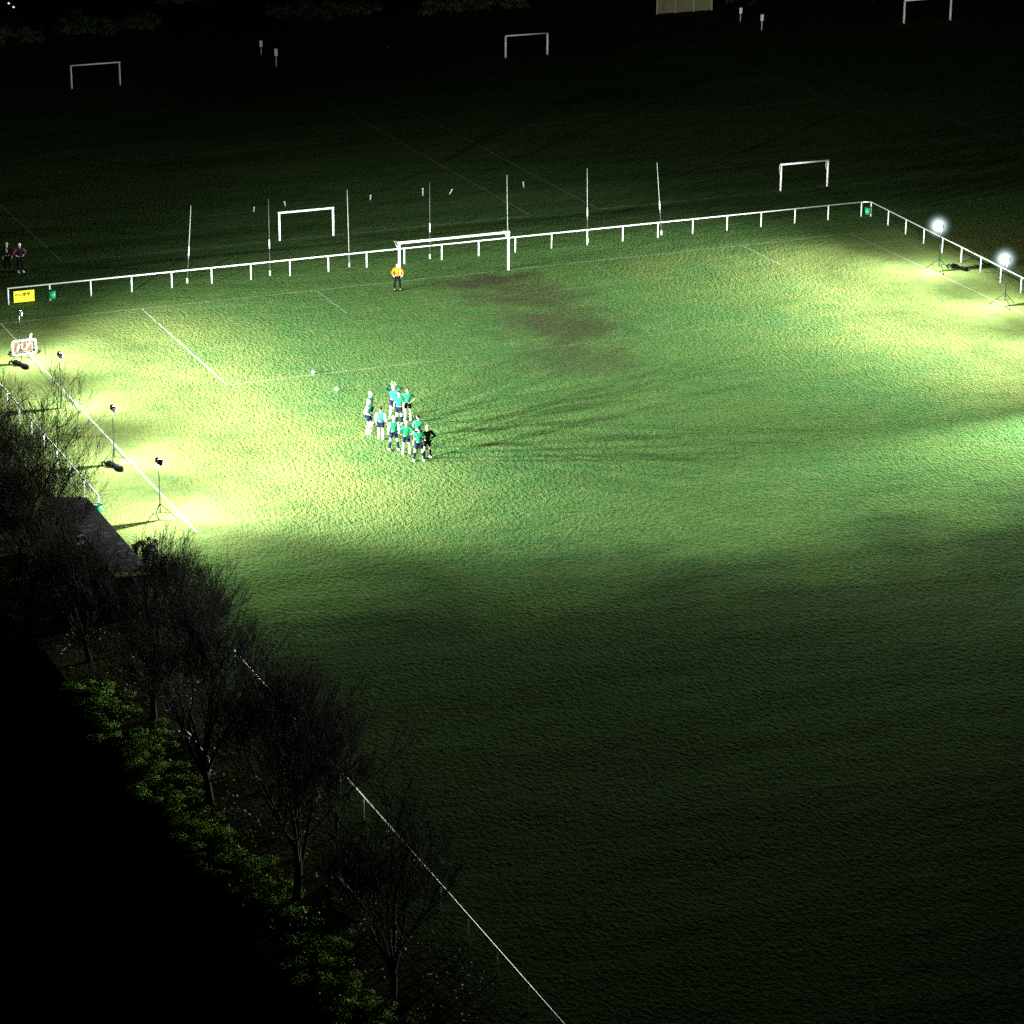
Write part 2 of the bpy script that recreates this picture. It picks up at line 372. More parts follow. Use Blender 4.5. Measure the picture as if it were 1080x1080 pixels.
for i in range(8): ink(-.40+.1*i,.32+.012*i,.05,.025,.1)
for i in range(6): ink(-.30+.11*i,.24+.012*i,.06,.02,.1)
for sx in(-.5,.5):
    b=MB(); b.tube([(sx,0,.79),(sx,.05,.97)],.008,5); b.build('cable_tie',M['ink'],t)
def bin_(loc,rz,label):
    t=thing('litter_bin',label,'bin',loc,rz,'green litter bins hung on the railings')
    b=MB()
    n=12
    def ring(z,r): return [Vector((r*math.cos(2*PI*k/n),r*math.sin(2*PI*k/n),z)) for k in range(n)]
    rs=[ring(.18,.17),ring(.30,.19),ring(.66,.21),ring(.66,.185),ring(.32,.165)]
    vs=[v for r in rs for v in r]; fs=[tuple(range(n))[::-1]]
    for j in range(4):
        for k in range(n): fs.append((j*n+k,j*n+(k+1)%n,(j+1)*n+(k+1)%n,(j+1)*n+k))
    fs.append(tuple(4*n+k for k in range(n)))
    b.add(vs,fs,0,True); b.build('body',M['green_plastic'],t)
    b=MB(); b.tube([(.21*math.cos(2*PI*k/n),.21*math.sin(2*PI*k/n),.67) for k in range(n)],.018,6,closed=True); b.build('rim',M['black_plastic'],t)
    b=MB(); b.box((0,.2,.5),(.1,.06,.3)); b.build('bracket',M['dark_metal'],t)
    return t
bin_((FX0+FS+.08,FY-.27,.0),0,'green litter bin on a post right of the yellow board')
bin_((XR+.38,FY-.22,0),0,'green litter bin at the far right corner of the railing')
bin_((-32.45,-34.5,0),R(90),'green litter bin at the railing end beside the dugouts')
bin_((-32.4,-60.3,0),R(90),'green litter bin in the dark under the trees by the lower railing')

# ------------------------------------------------------------------ floodlight stands
SPOT=91000.
def flood(loc,face,tilt,label,power,h=2.9,lit_view=False,backh=.02,half=60):
    t=thing('floodlight_stand',label,'floodlight',loc,face,'portable floodlights along the touchlines')   # local +X faces the pitch
    b=MB(); b.tube([(0,0,.35),(0,0,1.7)],.025,8); b.tube([(0,0,1.7),(0,0,h-.1)],.021,8); b.build('pole',M['dark_metal'],t)
    b=MB(); b.tube([(0,0,.72),(0,0,.84)],.035,8); b.build('collar',M['dark_metal'],t)
    b=MB(); b.tube([(0,0,1.66),(0,0,1.76)],.026,8); b.build('collar',M['dark_metal'],t)
    for k in range(3):
        a=2*PI*k/3+R(200); c,s_=math.cos(a),math.sin(a)
        b=MB(); b.tube([(c*.04,s_*.04,.80),(c*.95,s_*.95,.03)],.02,7); b.build('leg',M['dark_metal'],t)
        b=MB(); b.tube([(c*.03,s_*.03,.40),(c*.52,s_*.52,.38)],.014,6); b.build('brace',M['dark_metal'],t)
    b=MB(); b.tube([(0,-.26,h-.09),(0,.26,h-.09)],.022,7); b.build('crossarm',M['dark_metal'],t)
    Q=Matrix.Rotation(tilt,3,'Y')
    for s_ in(-1,1):
        c=Vector((.05,s_*.17,h+.04))
        b=MB(); b.box(c,(.12,.27,.24),M=Q)
        for k in range(4): b.box(c+Q@Vector((-.08,-.09+.06*k,0)),(.06,.02,.2),M=Q)
        hd=b.build('lamp_head',M['lamp_body'],t)
        b=MB(); b.box(c+Q@Vector((.067,0,0)),(.014,.24,.21),M=Q); b.build('lens',M['lens'],hd)
    # asymmetric flood optics: most light goes out flat over the pitch, little straight down, almost none backwards
    ld=bpy.data.lights.new('floodlight_beam','POINT'); ld.energy=power; ld.color=(.93,1,.93); ld.shadow_soft_size=.05; ld.use_nodes=True
    N=ld.node_tree.nodes; Lk=ld.node_tree.links; em=N['Emission']
    tc=N.new('ShaderNodeTexCoord'); sx=N.new('ShaderNodeSeparateXYZ'); Lk.new(tc.outputs['Normal'],sx.inputs[0])
    def ma(op,a_,b_):
        n=N.new('ShaderNodeMath'); n.operation=op
        for i,x in enumerate((a_,b_)):
            if isinstance(x,(int,float)): n.inputs[i].default_value=x
            else: Lk.new(x,n.inputs[i])
        return n.outputs[0]
    rc=N.new('ShaderNodeValToRGB'); rc.color_ramp.interpolation='LINEAR'
    Lk.new(ma('MULTIPLY_ADD',sx.outputs[2],.5),rc.inputs[0]); rc.inputs[0].links[0].from_node.inputs[2].default_value=.5
    els=rc.color_ramp.elements
    els[0].position=0; els[0].color=(.035,)*3+(1,); els[1].position=1; els[1].color=(0,0,0,1)
    for z,v in VERT:
        el=els.new(.5+.5*z); el.color=(v,v,v,1)
    ln=ma('SQRT',ma('ADD',ma('MULTIPLY',sx.outputs[0],sx.outputs[0]),ma('MULTIPLY',sx.outputs[1],sx.outputs[1])),0.)
    az=ma('DIVIDE',sx.outputs[0],ma('MAXIMUM',ln,.001))
    mr=N.new('ShaderNodeMapRange'); mr.interpolation_type='SMOOTHSTEP'; mr.inputs[1].default_value=math.cos(R(half)); mr.inputs[2].default_value=math.cos(R(half*.35)); mr.inputs[3].default_value=.025; mr.inputs[4].default_value=1
    Lk.new(az,mr.inputs[0])
    st_=ma('MULTIPLY',rc.outputs[0],mr.outputs[0])
    back=N.new('ShaderNodeMapRange'); back.inputs[1].default_value=-.999; back.inputs[2].default_value=-.15; back.inputs[3].default_value=.036; back.inputs[4].default_value=backh; Lk.new(sx.outputs[2],back.inputs[0])
    msk=N.new('ShaderNodeMapRange'); msk.interpolation_type='SMOOTHSTEP'; msk.inputs[1].default_value=-.9945; msk.inputs[2].default_value=-.988; msk.inputs[3].default_value=.05; msk.inputs[4].default_value=1
    Lk.new(az,msk.inputs[0])
    Lk.new(ma('MULTIPLY',ma('ADD',st_,back.outputs[0]),msk.outputs[0]),em.inputs['Strength'])
    lo=bpy.data.objects.new('floodlight_beam',ld); COL.objects.link(lo); lo.parent=t; lo.location=Vector((.24,0,h+.03))
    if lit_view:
        b=MB(); b.ball((.2,0,h+.04),1.45,20,14); b.build('glare_halo',M['glare'],t)  # added glare sphere around the lamp heads that face the camera
    return t
VERT=((-.94,.013),(-.80,.030),(-.62,.062),(-.40,.140),(-.2,.60),(-.05,1.),(.10,.6),(.3,.0))
TL=R(9); TRt=R(5)
flood((-29.55,-8.3,0),R(-4),TL,'dark floodlight tripod behind the small boxed goal, farthest on the left side',SPOT*1.12,half=70)
flood((-29.6,-17.1,0),R(-2),TL,'dark floodlight tripod among the twigs, second from the far end on the left',SPOT*1.12,half=70)
flood((-29.55,-27.1,0),R(0),TL,'dark floodlight tripod with a black bag at its foot above the bare tree',SPOT*1.12,half=70,backh=.045)
flood((-29.8,-35.9,0),R(6),TL,'dark floodlight tripod near the dugouts, nearest to us on the left',SPOT*1.12,backh=.09)
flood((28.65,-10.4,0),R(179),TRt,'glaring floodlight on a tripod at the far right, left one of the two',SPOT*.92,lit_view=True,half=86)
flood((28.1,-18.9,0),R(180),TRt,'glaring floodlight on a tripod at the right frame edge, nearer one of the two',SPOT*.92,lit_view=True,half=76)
flood((28.3,-28.,0),R(176),TRt,'floodlight tripod just past the right edge of the view, third along the side',SPOT*1.15,half=55)
flood((28.3,-37.,0),R(208),R(2),'added unseen floodlight tripod past the right edge, turned to light the bank growth',SPOT*3.3,half=30)  # extra unseen lamp added to brighten the growth along the bank

def bag(loc,rz,label):
    t=thing('carry_bag',label,'bag',loc,rz,'stand bags lying on the grass')
    b=MB(); rr=random.Random(label)
    pts=[];rad=[]
    for i in range(13):
        u=i/12; x=-.62+1.24*u
        pts.append((x,.12*math.sin(u*5)+.02*rr.uniform(-1,1),.12+.07*math.exp(-((u-.15)/.12)**2)+.01*rr.uniform(-1,1))); rad.append((.05 if i in(0,12) else .15+.035*math.sin(u*9)))
    b.tube(pts,rad,10,flat=.75); bd=b.build('body',M['bag'],t)
    for u in(.35,.65):
        x=-.62+1.24*u; y=.12*math.sin(u*5)
        b=MB(); b.tube([(x,y-.17,.1),(x,y-.1,.24),(x,y,.27),(x,y+.1,.24),(x,y+.17,.1)],.016,5); b.build('strap',M['strap'],t)
    b=MB(); b.tube([(-.62,.0,.14),(-.72,.1,.22),(-.80,-.02,.16),(-.68,-.1,.05)],[.03,.07,.06,.03],7); b.build('end_flap',M['bag'],t)
    return t
bag((-29.75,-8.95,0),R(-52),'black limp carry bag on the grass below the small boxed goal')
bag((-29.75,-27.8,0),R(-55),'black limp carry bag at the foot of a left side tripod')
bag((30.1,-10.5,0),R(-50),'black carry bag on the grass between the right tripod and railing')

M['ball_skin']=mat('ball_skin',(.34,.25,.27),.5,scale=12); M['ball_patch']=mat('ball_patch',(.12,.08,.12),.5)
for x,y,lab in((-15.1,-16.3,'pale pinkish ball lying on the box line up and left of the players'),(-15.0,-19.8,'pale pinkish ball lying on the open grass just above and left of the players')):
    t=thing('football',lab,'ball',(x,y,.115),.4,'loose balls on the pitch')
    b=MB(); b.ball((0,0,0),.115,16,10); b.build('ball',M['ball_skin'],t)
    b=MB()
    for d in((1,0,.3),(-.5,.8,.3),(-.5,-.8,.3),(0,0,1)):
        d=Vector(d).normalized(); q=d.to_track_quat('Z','Y').to_matrix()
        b.add([q@Vector((.045*math.cos(2*PI*k/5),.045*math.sin(2*PI*k/5),.1085)) for k in range(5)]+[q@Vector((0,0,.1175))],[(k,(k+1)%5,5) for k in range(5)])
    b.build('patches',M['ball_patch'],t)
# small boxed goal
t=thing('pop_up_goal','small white rounded frame goal with tan panel standing by the left touchline','small goal',(-29.0,-6.85,0),R(2))
def rr_path(w,h,r,z0,y=0):
    p=[]
    for cx,cz,a0 in((w/2-r,z0+r,-90),(w/2-r,z0+h-r,0),(-w/2+r,z0+h-r,90),(-w/2+r,z0+r,180)):
        for k in range(4):
            a=R(a0+30*k); p.append((cx+r*math.cos(a),y,cz+r*math.sin(a)))
    return p
b=MB(); b.tube(rr_path(1.35,.82,.12,.06),.055,8,closed=True); b.build('frame',M['white_paint'],t)
b=MB(); b.tube(rr_path(1.2,.55,.12,.06,.55),.03,7,closed=True)
for sx in(-.55,.55):
    for za,zb in((.1,.1),(.82,.55)): b.tube([(sx,.0,za),(sx,.55,zb)],.025,6)
b.build('rear_frame',M['white_paint'],t)
b=MB(); b.add([(-.6,.56,.08),(.6,.56,.08),(.6,.56,.58),(-.6,.56,.58),(-.6,.03,.84),(.6,.03,.84)],[(0,1,2,3),(3,2,5,4)]); b.build('net_panel',M['tan'],t)
b=MB(); b.tube([(-.48,-.06,.2),(-.3,-.07,.7),(-.14,-.06,.68),(-.2,-.07,.36),(.1,-.06,.42),(.14,-.07,.72)],.035,6); b.tube([(.08,-.06,.35),(.30,-.07,.7),(.42,-.06,1.25)],.045,6); b.build('loose_strip',M['white_cloth'],t)
b=MB(); b.box((.27,-.02,.48),(.07,.04,.4),M=Matrix.Rotation(.4,3,'Y')); b.build('red_tie',M['red'],t)
for sx in(-.76,.76):
    b=MB(); b.tube([(sx,-.03,.22),(sx+.08*(1 if sx>0 else -1),-.03,.2)],.05,7); b.build('side_knob',M['black_plastic'],t)

# ------------------------------------------------------------------ dugouts
def dugout(y0,y1,label,roofm):
    L=y1-y0; t=thing('dugout',label,'dugout',(-34.45,(y0+y1)/2,0))     # open side faces +X
    h=L/2
    b=MB(); n=int(L/.9)
    vs=[];fs=[]
    for i in range(n+1):
        y=-h-.12+(L+.24)*i/n; dz=.0
        for x,z in((-.85,2.28),(-.2,2.20),(.80,2.06)): vs.append((x,y,z+dz))
    for i in range(n):
        for k in(0,1): fs.append((i*3+k,i*3+k+1,(i+1)*3+k+1,(i+1)*3+k))
    b.add(vs,fs,0,False); o=b.build('roof',roofm,t)
    md=o.modifiers.new('s','SOLIDIFY'); md.thickness=.03
    b=MB(); b.box((-.72,0,.94),(.06,L,1.88)); b.build('back_wall',M['dug_wall'],t)
    for s in(-1,1):
        b=MB(); b.box((-.03,s*(h-.03),.95),(1.30,.055,1.90)); b.build('side_wall',M['dug_wall'],t)
    b=MB(); b.box((-.45,0,.44),(.38,L-.14,.05)); b.build('bench',M['bench'],t)
    for yy in(-h+.4,0,h-.4):
        b=MB(); b.box((-.45,yy,.205),(.3,.06,.41)); b.build('bench_support',M['dug_wall'],t)
    return t
M['roof_dark']=mat('dark_roof_sheet',(.005,.0052,.0055),.9,var=.5,scale=3,spec=.03)
dugout(-47.4,-41.15,'dugout shelter with pale blotched wet roof under the twigs',M['roof'])
dugout(-40.9,-37.2,'dark roofed dugout shelter next to the green bin at the railing end',M['roof_dark'])
t=thing('panel_board','narrow upright pale board behind the gap between the dugouts','board',(-35.5,-42.6,0),R(20))
b=MB(); b.box((0,0,1.15),(.34,.04,2.3),M=Matrix.Rotation(.04,3,'Y')); b.build('board',M['pale_panel'],t)
b=MB(); b.box((0,.06,1.1),(.07,.07,2.2)); b.build('post',M['dug_wall'],t)
b=MB(); b.tube([(0,0,.09),(.02,1.4,.10),(0,2.9,.07)],[.07,.06,.05],7); o=b.build('fallen_pole',mat('mossy_wood',(.06,.10,.03),.9,var=.4),None,(-34.8,-77.1,0)); tag(o,'thin mossy pole lying on the dark bank beside the lower railing','pole')

# ------------------------------------------------------------------ people
DG=bpy.context.evaluated_depsgraph_get
def skin(vs,es,rs,sub=1):
    me=bpy.data.meshes.new('tmp'); me.from_pydata([tuple(v) for v in vs],es,[]); o=bpy.data.objects.new('tmp',me); COL.objects.link(o)
    md=o.modifiers.new('skin','SKIN'); md.use_smooth_shade=True
    sv=me.skin_vertices[0].data
    for i,r in enumerate(rs): sv[i].radius=r if hasattr(r,'__len__') else (r,r); sv[i].use_root=(i==0)
    if sub: o.modifiers.new('ss','SUBSURF').levels=sub
    bpy.context.view_layer.update()
    ev=o.evaluated_get(DG()); out=bpy.data.meshes.new_from_object(ev)
    bpy.data.objects.remove(o); bpy.data.meshes.remove(me)
    return out
ARM={'down':((.25,-.03,1.15),(.27,.07,.91)),'hips':((.40,-.10,1.18),(.20,.05,1.03)),'head':((.40,.06,1.56),(.13,.00,1.80)),
     'back':((.28,-.12,1.16),(.07,-.20,1.02)),'fold':((.25,.10,1.17),(-.02,.24,1.22)),'out':((.36,.02,1.22),(.50,.16,1.05)),'knees':((.25,.32,1.0),(.17,.40,.70)),'gloves':((.34,.10,1.20),(.28,.30,1.08))}
def person(loc,rz,label,arms=('down','down'),top='bib_green',bottom='navy',socks='navy',boots='boot_white',hair='hair_dark',skin_='skin',H=1.78,stance=.05,step=.0,longlegs=False,longsleeve=False,hat=None,glove=None,group=None,bend=0.,sleeve_mat=None,turn=0.,scarf=None,sleeves_col=None):
    t=thing('person',label,'person',loc,rz,group); k=H/1.78
    def P(x,y,z):
        if z>.95 and bend:
            a=bend*min(1,(z-.95)/.3); q=Matrix.Rotation(-a,3,'X')@Vector((0,y,z-.95)); return Vector((x,q.y,q.z+.95))*k
        return Vector((x,y,z))*k
    pel=P(0,0,.96); sp=P(0,.005,1.12); ch=P(0,.0,1.32); nb=P(0,-.01,1.47); nk=P(0,.005,1.55)
    sh={};el={};wr={};hip={};kn={};an={}
    for i,s in enumerate((-1,1)):
        e,w=ARM[arms[i]]
        sh[s]=P(s*.175,0,1.43); el[s]=P(s*e[0],e[1],e[2]); wr[s]=P(s*w[0],w[1],w[2])
        st=step*s
        hip[s]=P(s*.095,0,.90); kn[s]=P(s*(.105+stance*.6),.03+st*.5,.50); an[s]=P(s*(.10+stance),-.03+st,.09)
    vs=[pel,sp,ch,nb,nk]; es=[(0,1),(1,2),(2,3),(3,4)]; rs=[(.125*k,.10*k),(.115*k,.085*k),(.135*k,.10*k),(.07*k,.065*k),.052*k]
    for s in(-1,1):
        b0=len(vs); hd=(wr[s]-el[s]).normalized()
        vs+=[sh[s],el[s],wr[s],wr[s]+hd*.05*k]; rs+=[.055*k,.04*k,.028*k,.034*k]; es+=[(2,b0),(b0,b0+1),(b0+1,b0+2),(b0+2,b0+3)]
        b1=len(vs); toe=an[s]+Vector((0,.14*k,-.05*k))
        vs+=[hip[s],kn[s],an[s],toe]; rs+=[.085*k,.055*k,.038*k,.03*k]; es+=[(0,b1),(b1,b1+1),(b1+1,b1+2),(b1+2,b1+3)]
    me=skin(vs,es,rs,1); b=MB(); b.mesh_in(me,0); bpy.data.meshes.remove(me)
    # head with nose, ears, eyes and mouth
    Tm=Matrix.Rotation(turn,3,'Z')@Matrix.Rotation(-bend*.6,3,'X'); hc=nk+Matrix.Rotation(-bend*.6,3,'X')@Vector((0,.015,.115))*k
    def hp(v): return hc+Tm@(Vector(v)*k)
    b.ball(hc,(.076*k,.096*k,.118*k),12,9,0,Tm)
    b.ball(hp((0,.03,-.06)),(.055*k,.062*k,.062*k),9,6,0,Tm)
    b.ball(hp((0,.098,-.012)),(.014*k,.022*k,.026*k),7,5,0,Tm)
    for s in(-1,1):
        b.ball(hp((s*.078,0,-.005)),(.012*k,.022*k,.034*k),6,5,0,Tm); b.ball(hp((s*.032,.083,.012)),.011*k,6,4,1)
    b.ball(hp((0,.088,-.058)),(.024*k,.009*k,.007*k),7,4,2,Tm)
    for s in(-1,1):          # hands: palm is the end of the arm; five bent fingers
        d=(wr[s]-el[s]).normalized(); side=d.cross(Vector((0,1,0)));
        if side.length<.1: side=Vector((1,0,0))
        side.normalize(); up=side.cross(d).normalized()
        base=wr[s]+d*.075*k
        for q,(o_,ln) in enumerate(((-.03,.055),(-.01,.068),(.01,.066),(.03,.05))):
            p0=base+up*o_*k; p1=p0+d*ln*.5*k; p2=p0+d*ln*.9*k+side*(-s)*.02*k; p3=p2+d*.012*k+side*(-s)*.02*k
            b.tube([p0,p1,p2,p3],[.009*k,.009*k,.008*k,.006*k],5,3 if glove else 0)
        p0=wr[s]+d*.045*k+up*.02*k
        b.tube([p0,p0+up*.035*k+d*.02*k,p0+up*.045*k+d*.05*k],[.011*k,.010*k,.008*k],5,3 if glove else 0)
    b.build('body',[M[skin_],M['eye'],M['lip'],M[glove or 'white_cloth']],t)
    # hair / hat
    if hair:
        b=MB(); b.ball(hp((0,-.014,.026)),(.083*k,.097*k,.108*k),12,8,0,Tm)
        if hat: b.ball(hp((0,.01,.06)),(.09*k,.11*k,.075*k),12,7,1,Tm)
        b.build('hat' if hat else 'hair',[M[hair],M[hat or 'hair_dark']],t)
    # shirt
    vs=[P(0,0,.90),P(0,.005,1.10),P(0,0,1.32),P(0,-.01,1.475)]; es=[(0,1),(1,2),(2,3)]; rs=[(.165*k,.125*k),(.155*k,.12*k),(.17*k,.125*k),(.075*k,.07*k)]
    for s in(-1,1):
        b0=len(vs); e=el[s] if longsleeve else sh[s].lerp(el[s],.85)
        vs+=[sh[s],e]; rs+=[.082*k,.062*k]; es+=[(2,b0),(b0,b0+1)]
        if longsleeve: vs.append(el[s].lerp(wr[s],.95)); rs.append(.045*k); es.append((b0+1,b0+2))
    me=skin(vs,es,rs,1); b=MB(); b.mesh_in(me); bpy.data.meshes.remove(me); b.build('jacket' if longsleeve else 'shirt',M[top],t)
    if sleeve_mat:
        b=MB()
        for s in(-1,1): b.tube([sh[s]+Vector((0,0,.0)),el[s],el[s].lerp(wr[s],.9)],[.088*k,.07*k,.05*k],8)
        b.build('sleeves',M[sleeve_mat],t)
    # shorts / trousers
    vs=[P(0,0,.99)]; es=[]; rs=[(.155*k,.125*k)]
    for s in(-1,1):
        b0=len(vs)
        if longlegs: vs+=[hip[s],kn[s],an[s]+Vector((0,0,.0))]; rs+=[.105*k,.078*k,.062*k]; es+=[(0,b0),(b0,b0+1),(b0+1,b0+2)]
        else: vs+=[hip[s],hip[s].lerp(kn[s],.72)]; rs+=[.11*k,.095*k]; es+=[(0,b0),(b0,b0+1)]
    me=skin(vs,es,rs,1); b=MB(); b.mesh_in(me); bpy.data.meshes.remove(me); b.build('trousers' if longlegs else 'shorts',M[bottom],t)
    for s in(-1,1):
        if socks and not longlegs:
            b=MB(); b.tube([kn[s].lerp(an[s],.12),kn[s].lerp(an[s],.4),an[s]],[.055*k,.062*k,.046*k],9); b.build('sock',M[socks],t)
        b=MB(); a=an[s]; b.tube([a+Vector((0,-.07,-.045))*k,a+Vector((0,-.03,-.04))*k,a+Vector((0,.07,-.048))*k,a+Vector((0,.17,-.06))*k,a+Vector((0,.20,-.065))*k],[.03*k,.05*k,.05*k,.042*k,.02*k],9)
        b.tube([a+Vector((0,-.02,-.04))*k,a+Vector((0,-.02,.02))*k],[.048*k,.045*k],8); b.build('boot',M[boots],t)
    if scarf:
        b=MB(); b.tube([P(.05,.13,1.45),P(.02,.15,1.3),P(.01,.15,1.18)],[.05*k,.06*k,.03*k],7); b.build('scarf',M[scarf],t)
    return t
def look(p,q): return math.atan2(q[1]-p[1],q[0]-p[0])-PI/2     # local +Y looks at q
G='players gathered on the bright left half'
C0=(-14.6,-27.6)
PL=[((-15.35,-25.95),('hips','down'),'bib_green','navy','navy','boot_white','hair_fair','green bibbed fair haired player at the back left of the huddle',.05),
 ((-15.95,-27.25),('down','hips'),'bib_teal','navy','white_cloth','boot_white','hair_fair','leftmost player of the huddle, pale lit bib and white socks',.12),
 ((-15.72,-28.45),('down','down'),'bib_teal','navy','white_cloth','boot_white','hair_dark','dark haired player second from left with white socks, beside the leftmost',.02),
 ((-13.80,-25.3),('head','head'),'bib_teal','navy','white_cloth','boot_white','hair_fair','player at the back with both hands raised on the head',.08),
 ((-13.95,-26.5),('down','down'),'bib_green','navy','navy','boot_white','hair_dark','dark haired player in the middle directly before the one with raised arms',.03),
 ((-13.25,-25.95),('hips','hips'),'bib_teal','black_cloth','white_cloth','boot_white','hair_dark','dark haired player at the back right standing hands on hips',.06),
 ((-15.75,-30.4),('down','down'),'bib_green','navy','navy','boot_white','hair_fair','front left player seen from behind with dark socks, feet apart',.12),
 ((-15.38,-31.2),('hips','hips'),'bib_green','navy','white_cloth','boot_white','hair_fair','front middle player seen from behind, elbows out',.07),
 ((-14.45,-30.5),('fold','fold'),'bib_teal','navy','navy','boot_black','hair_dark','dark haired player half hidden between the front middle and front right players',.04),
 ((-15.2,-32.5),('down','fold'),'bib_green','navy','navy','boot_white','hair_dark','nearest player of the huddle, green back towards us, legs apart',.14),
 ((-14.62,-32.2),('hips','hips'),'green_dark','black_cloth','black_cloth','boot_white','hair_fair','fair haired player in dark green and black at the front right end of the huddle',.08)]
for i,(p,a,tp,bt,sk,bo,hr,lab,st) in enumerate(PL):
    person((p[0],p[1],0),look(p,C0)+random.Random(i).uniform(-.4,.4),lab,a,tp,bt,sk,bo,hr,stance=st,sleeve_mat={1:'white_cloth',2:'white_cloth',3:'green_dark',6:'white_cloth',10:'black_cloth'}.get(i),H=1.80+.05*math.sin(i*2.3),group=G,step=.05*math.cos(i*1.7))  # white sleeves put the overexposed floodlit flanks into the cloth colour
person((-4.55,-1.95,0),R(165),'goalkeeper in orange top and black leggings by the left goal post',('gloves','gloves'),'orange_cloth','black_cloth',None,'boot_black','hair_dark',longlegs=True,longsleeve=True,glove='white_cloth',H=1.75,stance=.08)
person((-25.42,11.4,0),R(170),'spectator in a dark coat with a pale scarf, left one of two beyond the railing',('down','down'),'dark_coat','black_cloth',None,'boot_black','hair_fair',longlegs=True,longsleeve=True,scarf='grey_cloth',H=1.84)
person((-24.75,10.85,0),R(185),'spectator with maroon sleeves and pale hat, right one of two beyond the railing',('hips','hips'),'dark_coat','black_cloth',None,'boot_white','hair_fair',longlegs=True,longsleeve=True,hat='white_cloth',sleeve_mat='maroon',H=1.86)
person((-32.6,-41.3,0),R(-100),'person in a hi vis yellow jacket and pale hat bending beside the dugout',('knees','knees'),'hi_vis','black_cloth',None,'boot_black','hair_dark',longlegs=True,longsleeve=True,hat='white_cloth',H=1.74,bend=1.2)
person((-32.35,-42.15,0),R(-60),'person in a pale top and hat bending beside the hi vis figure at the dugout',('fold','out'),'white_cloth','black_cloth',None,'boot_black','hair_fair',longlegs=True,longsleeve=True,hat='white_cloth',H=1.8,bend=1.25)

# ------------------------------------------------------------------ trees (bare winter crowns)
def tree(loc,H,seed,label,spread=1.0,dens=0,twig=.0064,group='bare trees along the bank'):
    rr=random.Random(seed); t=thing('bare_tree',label,'tree',(loc[0],loc[1],gz(loc[0],loc[1])-.05),0,group)
    tr=MB(); cr=MB()
    def rand_dir(d,ang):
        a=d.orthogonal().normalized(); a=Quaternion(d,rr.uniform(0,2*PI))@a
        return (d*math.cos(ang)+a*math.sin(ang)).normalized()
    def branch(p,d,L,r,lev,mb):
        n=5 if lev<2 else (4 if lev<4 else 3); pts=[p]; cur=p; dd=d
        for i in range(n):
            jit=.10 if lev<2 else .16
            dd=(dd+Vector((rr.uniform(-jit,jit),rr.uniform(-jit,jit),rr.uniform(-.03,.12)))).normalized()
            cur=cur+dd*(L/n); pts.append(cur)
        rend=max(r*.55,twig*.55)
        rad=[r+(rend-r)*i/n for i in range(n+1)]
        mb.tube(pts,rad,7 if lev<2 else (5 if lev<3 else 3),caps=False)
        if lev>=5: return
        k={0:rr.randint(6,8),1:rr.randint(4,5),2:rr.randint(4,5),3:rr.randint(4,5),4:rr.randint(4,5)}[lev]-(dens if lev>1 else 0)
        for q in range(k):
            u=rr.uniform(.35,1.0) if lev>0 else rr.uniform(.45,1.0)
            if q==0: u=1.
            idx=min(int(u*n),n-1); f=u*n-idx
            pp=pts[idx].lerp(pts[idx+1],f); dl=(pts[idx+1]-pts[idx]).normalized()
            ang=rr.uniform(.32,.72)*spread if q else rr.uniform(.05,.25)
            nd=rand_dir(dl,ang); nd=(nd+Vector((0,0,.22))).normalized()
            branch(pp,nd,L*rr.uniform(.58,.80)*(2.0 if lev==0 else 1),max(r*(1-.45*u)*rr.uniform(.5,.68),twig),lev+1,cr)
    L0=H*.14
    branch(Vector((0,0,0)),Vector((rr.uniform(-.08,.08),rr.uniform(-.08,.08),1)).normalized(),L0,H*.0105+.015,0,tr)
    # rescale crown to the wanted height
    top=max(v[2] for v in cr.v); s=(H)/top
    for mb in(tr,cr): mb.v=[(v[0]*s,v[1]*s,v[2]*s) for v in mb.v]
    tr.build('trunk',M['bark'],t); cr.build('crown',M['twig'],t); return t
TR=[((-37.9,-30.5),9.6,3,'bare tree whose twigs fan out at the left frame edge, level with the boxed goal',1.15),
 ((-37.0,-37.8),9.8,11,'tall bare tree with dark stems against the lit grass, left of the green bin',1.45),
 ((-37.4,-41.4),7.6,52,'wide fanned bare tree directly behind the dark roofed dugout',1.25),
 ((-38.2,-44.0),6.6,5,'bare tree behind the dugouts, its lower trunk in the dark at the left',1.1),
 ((-37.6,-51.5),6.8,8,'bare tree rising between the dugouts and the short handrail',1.1),
 ((-36.8,-58.2),9.4,21,'broad bare tree whose twigs stand before the lit grass right of the dugouts',1.2),
 ((-37.1,-66.5),9.5,14,'bare tree in the dark beside the brightest strip of bank greenery',1.15),
 ((-36.7,-75.2),9.4,17,'bare tree in the dark foreground, second nearest of the row',1.2),
 ((-36.1,-83.0),8.5,29,'nearest bare tree, its trunk foot at the bottom edge beside the lower railing',1.15)]
for p,h,sd,lab,sprd,*dn in TR: tree(p,h,sd,lab,sprd,*dn)
SH=[((-33.4,-50.6),5.2,41,'low bare thicket against the near end of the pale roofed dugout'),
 ((-33.3,-53.6),4.6,42,'low bare thicket at the upper end of the lower railing'),
 ((-34.9,-55.6),5.6,43,'bare thicket crowded behind the broad tree right of the dugouts'),
 ((-33.6,-64.2),5.0,44,'low bare thicket over the railing just below the dark green bin'),
 ((-33.2,-67.6),4.6,45,'low bare thicket hiding the railing beside the dark middle tree'),
 ((-33.7,-71.0),5.0,46,'low bare thicket at the last gap before the railing shows clear')]
for p,h,sd,lab in SH: tree(p,h,sd,lab,1.25,0,group='bare thickets along the lower railing')

